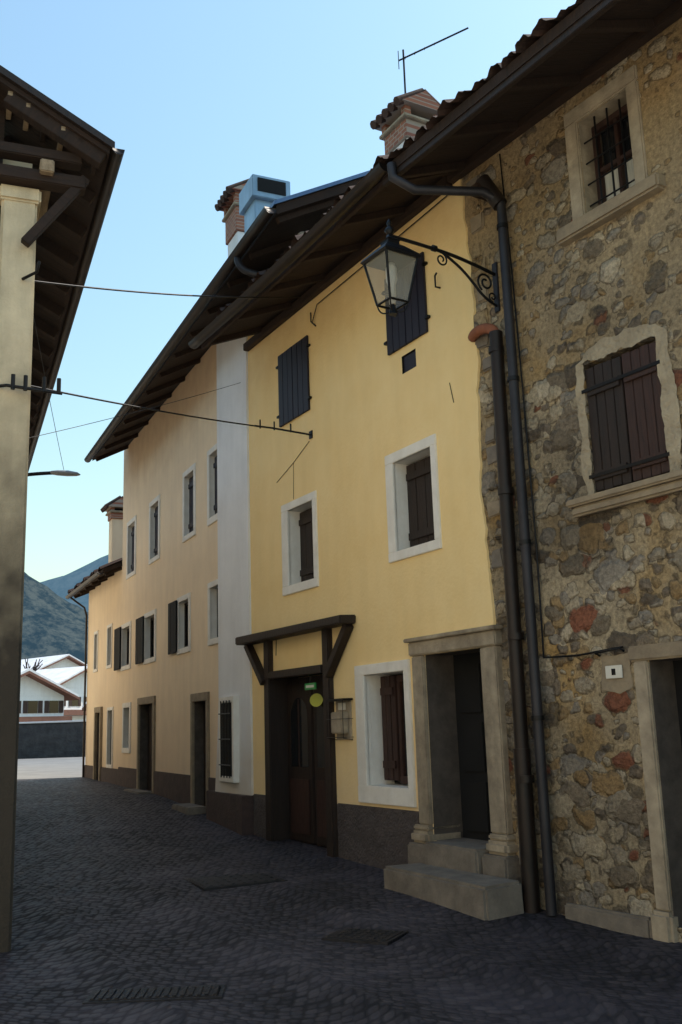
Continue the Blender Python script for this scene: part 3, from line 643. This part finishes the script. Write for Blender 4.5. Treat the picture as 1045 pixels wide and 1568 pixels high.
rl(-.3,30,-so,4,.05,SOFF,'roof_boards');rl(-.34,30,-so-.04,4,.07,WOODD,'roof_covering',.055)
for k in range(44):
    s=-.22+k*.7
    beam(lh,f'rafter_{k}',WOODR,(s,-so+.05,ez+.03-.07),(s,.3,ez+(so+.3)*sl_-.07),.1,.12)
box(lh,'eave_purlin',WOODP,(-.22,.9),(-.12,.0),(6.40,6.52),.01)
box(lh,'gable_tie_beam',WOODR,(-.15,.0),(-.40,2.5),(6.33,6.45),.01)
box(lh,'gable_bracket',WOODR,(-.16,-.02),(-.36,.9),(6.56,6.66),.01)
for k in range(9):
    o_=-.48+k*.15
    beam(lh,f'gable_batten_{k}',WOODP if k in (2,4,5,7) else WOODR,(-.27,o_,ez+(so+o_)*sl_-.03),(.1,o_,ez+(so+o_)*sl_-.03),.045,.05)
beam(lh,'gable_strut',WOODR,(-.1,.1,5.75),(-.1,-.40,6.45),.08,.08)
gutter(lh,'roof_gutter',PIPED,-.36,30,-so-.07,6.65,.055)
tube(lh,'wall_pipe',IRON,[(-.06,.35,6.1),(-.06,.36,3.5),(-.06,.36,0)],.018)
tube(lh,'wall_bracket_a',IRON,[(-.03,.1,5.45),(-.2,.0,5.45),(-.2,-.02,5.55)],.014)
tube(lh,'cable_bar',IRON,[(.3,.6,4.50),(-.1,.2,4.45),(-.1,-.25,4.42)],.014)
for q in (-.22,-.1,.05,.15): tube(lh,'insulator',IRON,[(-.1,q,4.42),(-.1,q,4.55)],.018)
bh=empty('unseen_bounce_house',(-4.4,1.2,0),21.5)  # unseen house added behind the camera to bounce sunlight onto the facades
wall(bh,'facade_wall',LEFTW,-14,4.3,-.5,6.6,[(-3,-2,1,2.2),(2,3,1,2.2)],y=0,depth=.3)
box(bh,'house_body',LEFTW,(-14,4.2),(.04,6),(-.5,6.5),0)
vs=[(-14,-.25,6.5),(4.4,-.25,6.5),(4.4,3,8.0),(-14,3,8.0),(4.4,6.4,6.5),(-14,6.4,6.5)]
mesh('roof',vs+[(a,b,c+.12) for a,b,c in vs],[(0,1,2,3),(3,2,4,5),(6,9,8,7),(9,11,10,8),(0,6,7,1),(1,7,8,2),(2,8,10,4)],bh,TILE)
md=empty('street_light',(-4.58,16.0,0),21.5)
tube(md,'arm',IRON,[(0,1.25,5.6),(0,.8,5.78),(0,.15,5.84)],.03,smooth=True)
vs=[];fs=[];prof=[(-.25,.02,.01),(-.2,.07,.04),(-.05,.10,.06),(.12,.09,.055),(.22,.05,.04),(.25,.02,.02)]
for y,w,h in prof:
    for k in range(10): t=2*math.pi*k/10;vs.append((w*math.cos(t),y,5.83+h*math.sin(t)*(1 if math.sin(t)>0 else .5)))
for i in range(len(prof)-1):
    for k in range(10): a=i*10+k;b=i*10+(k+1)%10;fs.append((a,b,b+10,a+10))
fs+=[tuple(range(10)),tuple(range(50,60))]
mesh('lamp_head',vs,fs,md,LAMPW,True)

# ------------------------------------------------------------------ WIRES
def wire(a,b,sag,r=.007,nm='overhead_wire'):
    pts=[]
    for k in range(21):
        t=k/20;p=Vector(a).lerp(Vector(b),t);p.z-=sag*4*t*(1-t);pts.append(p)
    tube(None,nm,IRON,pts,r,1)
wire((-2.62,8.0,5.46),(-.42,11.75,6.93),.06,.009)
wire((-2.75,7.95,4.52),(-.82,11.87,5.24),.03,.009)
wire((-3.3,9.9,4.6),(-1.35,13.9,6.6),.03,.004)
wire((-3.0,8.6,6.4),(-4.6,16,5.9),.05,.004)

# ------------------------------------------------------------------ GROUND, ROAD
def sheet(name,xs,ys,m,dz=0,fx=None):
    vs=[];fs=[]
    for y in ys:
        for x in xs:
            X=fx(x,y) if fx else x
            vs.append((X,y,zg(y)+dz+(.012*noise.noise(Vector((X*.8,y*.8,0))) if abs(X)<40 and -10<y<60 else 0)))
    W=len(xs)
    for j in range(len(ys)-1):
        for i in range(W-1): a=j*W+i;fs.append((a,a+1,a+W+1,a+W))
    return mesh(name,vs,fs,None,m,True)
fine=[i*.5 for i in range(-60,120)]
sheet('ground',[-4000,-1500,-600,-200,-80]+[i*1.0 for i in range(-40,41)]+[80,200,600,1500,4000],[-3000,-800,-200,-60]+fine+[70,90,120,200,400,900,2000,5000],GRND,-.02)
def rx(t,y):
    if y<8.96: xr=1.43+(8.96-y)*.652+.3
    elif y<13.64: xr=1.43-(y-8.96)*.5744+.3
    elif y<25.3: xr=-1.26-(y-13.64)*.4578+.35
    else: xr=-6.3+(y-25.3)*.2
    if y<1: xl=-4.5
    elif y<8: xl=-4.5+(y-1)*.24
    elif y<36: xl=-2.6-(y-8)*.394-.4
    else: xl=-14-(y-36)*.6
    return xl+(xr-xl)*t
sheet('cobbled_road',[i/24 for i in range(25)],[3+i*.5 for i in range(45)],COB,.004,rx)
sheet('asphalt_road',[i/24 for i in range(25)],[25+i*.5 for i in range(43)],ASPH,.004,lambda t,y:-20+t*22)
sheet('bounce_gravel_square',[i/20 for i in range(21)],[-14+i*.5 for i in range(35)],GRAV,.004,lambda t,y:-5+t*25)  # unseen pale ground added behind the camera to bounce sunlight upward
def cover(nm,x,y,w,d,rot,slots=0):
    e=empty(nm,(x,y,zg(y)+.012));e.rotation_euler=(0,0,rad(rot))
    box(e,'rim',CUT,(-w/2,w/2),(-d/2,d/2),(-.03,.0),.004)
    box(e,'lid',CUT,(-w/2+.03,w/2-.03),(-d/2+.03,d/2-.03),(-.02,.004),.004)
    if slots:
        for k in range(slots):
            a=-w/2+.05+(w-.1)*k/(slots-1);box(e,f'bar_{k}',CUT,(a-.012,a+.012),(-d/2+.04,d/2-.04),(.004,.012),.003)
    else:
        for i in range(7):
            for j in range(5): 
                a=-w/2+.09+(w-.18)*i/6;b=-d/2+.08+(d-.16)*j/4;box(e,f'stud_{i}{j}',CUT,(a-.015,a+.015),(b-.015,b+.015),(.004,.008),.002)
cover('manhole_cover',-1.18,10.45,.85,.75,24)
cover('manhole_cover',.08,8.12,.55,.42,-25)
cover('drain_grate',-1.25,6.66,.85,.3,2,16)

# ------------------------------------------------------------------ FAR END
bw=empty('boundary_stone_wall',(-14.5,46.5,.5))
DST=mat('dark_boundary_stone',(.06,.06,.065),(.02,.02,.024),scale=2.5,bump=.8,bscale=5,bd=.05)
box(bw,'masonry',DST,(-9,5.5),(0,.5),(-.3,1.6),.05);box(bw,'snow_coping',SNOW,(-9.1,5.6),(-.06,.56),(1.602,1.68),.05)
ROOFB=mat('red_brown_far_roof',(.22,.10,.07),(.13,.06,.045),scale=1,bump=0)
def chalet(x,y,w,dp_,h,rot,wallm,upper,rm=SNOW):
    e=empty('alpine_chalet',(x,y,.5));e.rotation_euler=(0,0,rad(rot))
    box(e,'ground_storey',wallm,(-w/2,w/2),(0,dp_),(0,h*.55),.02);box(e,'upper_storey',upper,(-w/2,w/2),(-.05,dp_),(h*.55,h),.02)
    vs=[(-w/2,-.05,h),(w/2,-.05,h),(0,-.05,h+w*.22),(-w/2,dp_,h),(w/2,dp_,h),(0,dp_,h+w*.22)]
    mesh('gable',vs,[(0,1,2),(5,4,3)],e,upper)
    g=w/2+.9;zz=h-.4*.9
    vs=[(-g,-1,zz),(0,-1,h+w*.22),(g,-1,zz),(-g,dp_+1,zz),(0,dp_+1,h+w*.22),(g,dp_+1,zz)]
    F_=[(0,1,4,3),(1,2,5,4),(6,9,10,7),(7,10,11,8),(0,6,7,1),(1,7,8,2),(0,3,9,6),(2,8,11,5)]
    mesh('roof_cover',vs+[(a,b,c+.22) for a,b,c in vs],F_,e,ROOFB)
    if rm is SNOW: mesh('roof_snow',[(a*.98,b,c+.23) for a,b,c in vs]+[(a*.98,b,c+.42) for a,b,c in vs],F_,e,SNOW)
    for k in range(4):
        for q in range(2):
            a=-w/2+w*(k+.5)/4;z=h*(.22+.45*q);box(e,f'window_{k}{q}',GLD,(a-.45,a+.45),(-.1,-.06),(z,z+1.0),0)
            for sg in(-1,1): box(e,f'shutter_{k}{q}',WOODM,(a+sg*.7-.2,a+sg*.7+.2),(-.12,-.06),(z,z+1.0),0)
    box(e,'balcony',ROOFB,(-w/2-.2,w/2+.2),(-1,-.05),(h*.50,h*.60),.02)
PK=mat('chalet_render',(.66,.50,.42),(.54,.40,.34),scale=.5,bump=0)
chalet(-26.5,82,8,8,4.2,50,WHT,WHT);chalet(-20.5,88,6,7,3.4,-50,PK,WHT);chalet(-37,100,11,9,5.2,40,WHT,PK);chalet(-29.5,112,9,9,6.0,60,WHT,WHT);chalet(-38,135,12,10,8.5,50,PK,WHT);chalet(-29,150,12,10,8.6,55,WHT,WHT)
def hill(name,cx,cy,rx_,ry_,h,m,seed,n=120):
    vs=[];fs=[]
    for j in range(n+1):
        for i in range(n+1):
            u=i/n*2-1;v=j/n*2-1;r=math.hypot(u,v);b=max(0,1-r)
            x=cx+u*rx_;y=cy+v*ry_
            z=h*b*(1+.25*noise.fractal(Vector((u*3+seed,v*3,seed)),1,2,6))+h*.018*noise.noise(Vector((u*60,v*60,0)))*min(1,b*4)
            vs.append((x,y,z-1))
    W=n+1
    for j in range(n):
        for i in range(n): a=j*W+i;fs.append((a,a+1,a+W+1,a+W))
    mesh(name,vs,fs,None,m,True)
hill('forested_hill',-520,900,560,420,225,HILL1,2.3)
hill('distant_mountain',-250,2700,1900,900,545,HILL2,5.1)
BARK=mat('bare_tree_bark',(.07,.05,.045),rough=.9)
def bare_tree(x,y,h):
    e=empty('bare_tree',(x,y,.4))
    def br(p,d,L,r,lev):
        q=p+d*L;tube(e,'branch',BARK,[p,(p+q)/2+Vector((random.uniform(-1,1),random.uniform(-1,1),0))*L*.06,q],r,1)
        if lev==0:return
        for k in range(4 if lev>1 else 5):
            nd=(d+Vector((random.uniform(-.8,.8),random.uniform(-.8,.8),random.uniform(-.1,.5)))).normalized()
            br(p.lerp(q,random.uniform(.5,1)),nd,L*random.uniform(.5,.75),r*.55,lev-1)
    br(Vector((0,0,0)),Vector((0,0,1)),h*.4,h*.02,3)
bare_tree(-31.0,95,13)

# ------------------------------------------------------------------ LIGHT
SE,SA=54,58
w=bpy.data.worlds.new('World');scene.world=w;w.use_nodes=True
nt=w.node_tree;bg=nt.nodes['Background'];sky=nt.nodes.new('ShaderNodeTexSky');sky.sky_type='NISHITA';sky.sun_disc=False
sky.sun_elevation=rad(SE);sky.sun_rotation=rad(SA);sky.air_density=2.0;sky.dust_density=.9;sky.ozone_density=1.2
tint=mixc(nt,1.0,sky.outputs[0],(1.10,1.26,1.30),'MULTIPLY')
nt.links.new(tint,bg.inputs[0]);bg.inputs[1].default_value=.15
sd=bpy.data.lights.new('sun','SUN');sd.energy=5;sd.angle=rad(.53);sd.color=(1,.91,.79)
so_=bpy.data.objects.new('sun',sd);col.objects.link(so_)
v=Vector((math.sin(rad(SA))*math.cos(rad(SE)),math.cos(rad(SA))*math.cos(rad(SE)),math.sin(rad(SE))))
so_.rotation_mode='QUATERNION';so_.rotation_quaternion=v.to_track_quat('Z','Y')

# ------------------------------------------------------------------ CAMERA
p,r=rad(12.09),rad(-1.88)
F=Vector((0,math.cos(p),math.sin(p)));u=Vector((0,-math.sin(p),math.cos(p)));x=Vector((1,0,0))
Xr=x*math.cos(r)+u*math.sin(r);U=-x*math.sin(r)+u*math.cos(r)
cd=bpy.data.cameras.new('camera');co=bpy.data.objects.new('camera',cd);col.objects.link(co)
M=Matrix((( Xr.x,U.x,-F.x,0),(Xr.y,U.y,-F.y,0),(Xr.z,U.z,-F.z,1.6),(0,0,0,1)));co.matrix_world=M
cd.sensor_fit='VERTICAL';cd.sensor_height=36;cd.lens=36*1518/1568;cd.clip_end=10000;cd.clip_start=.05
scene.camera=co
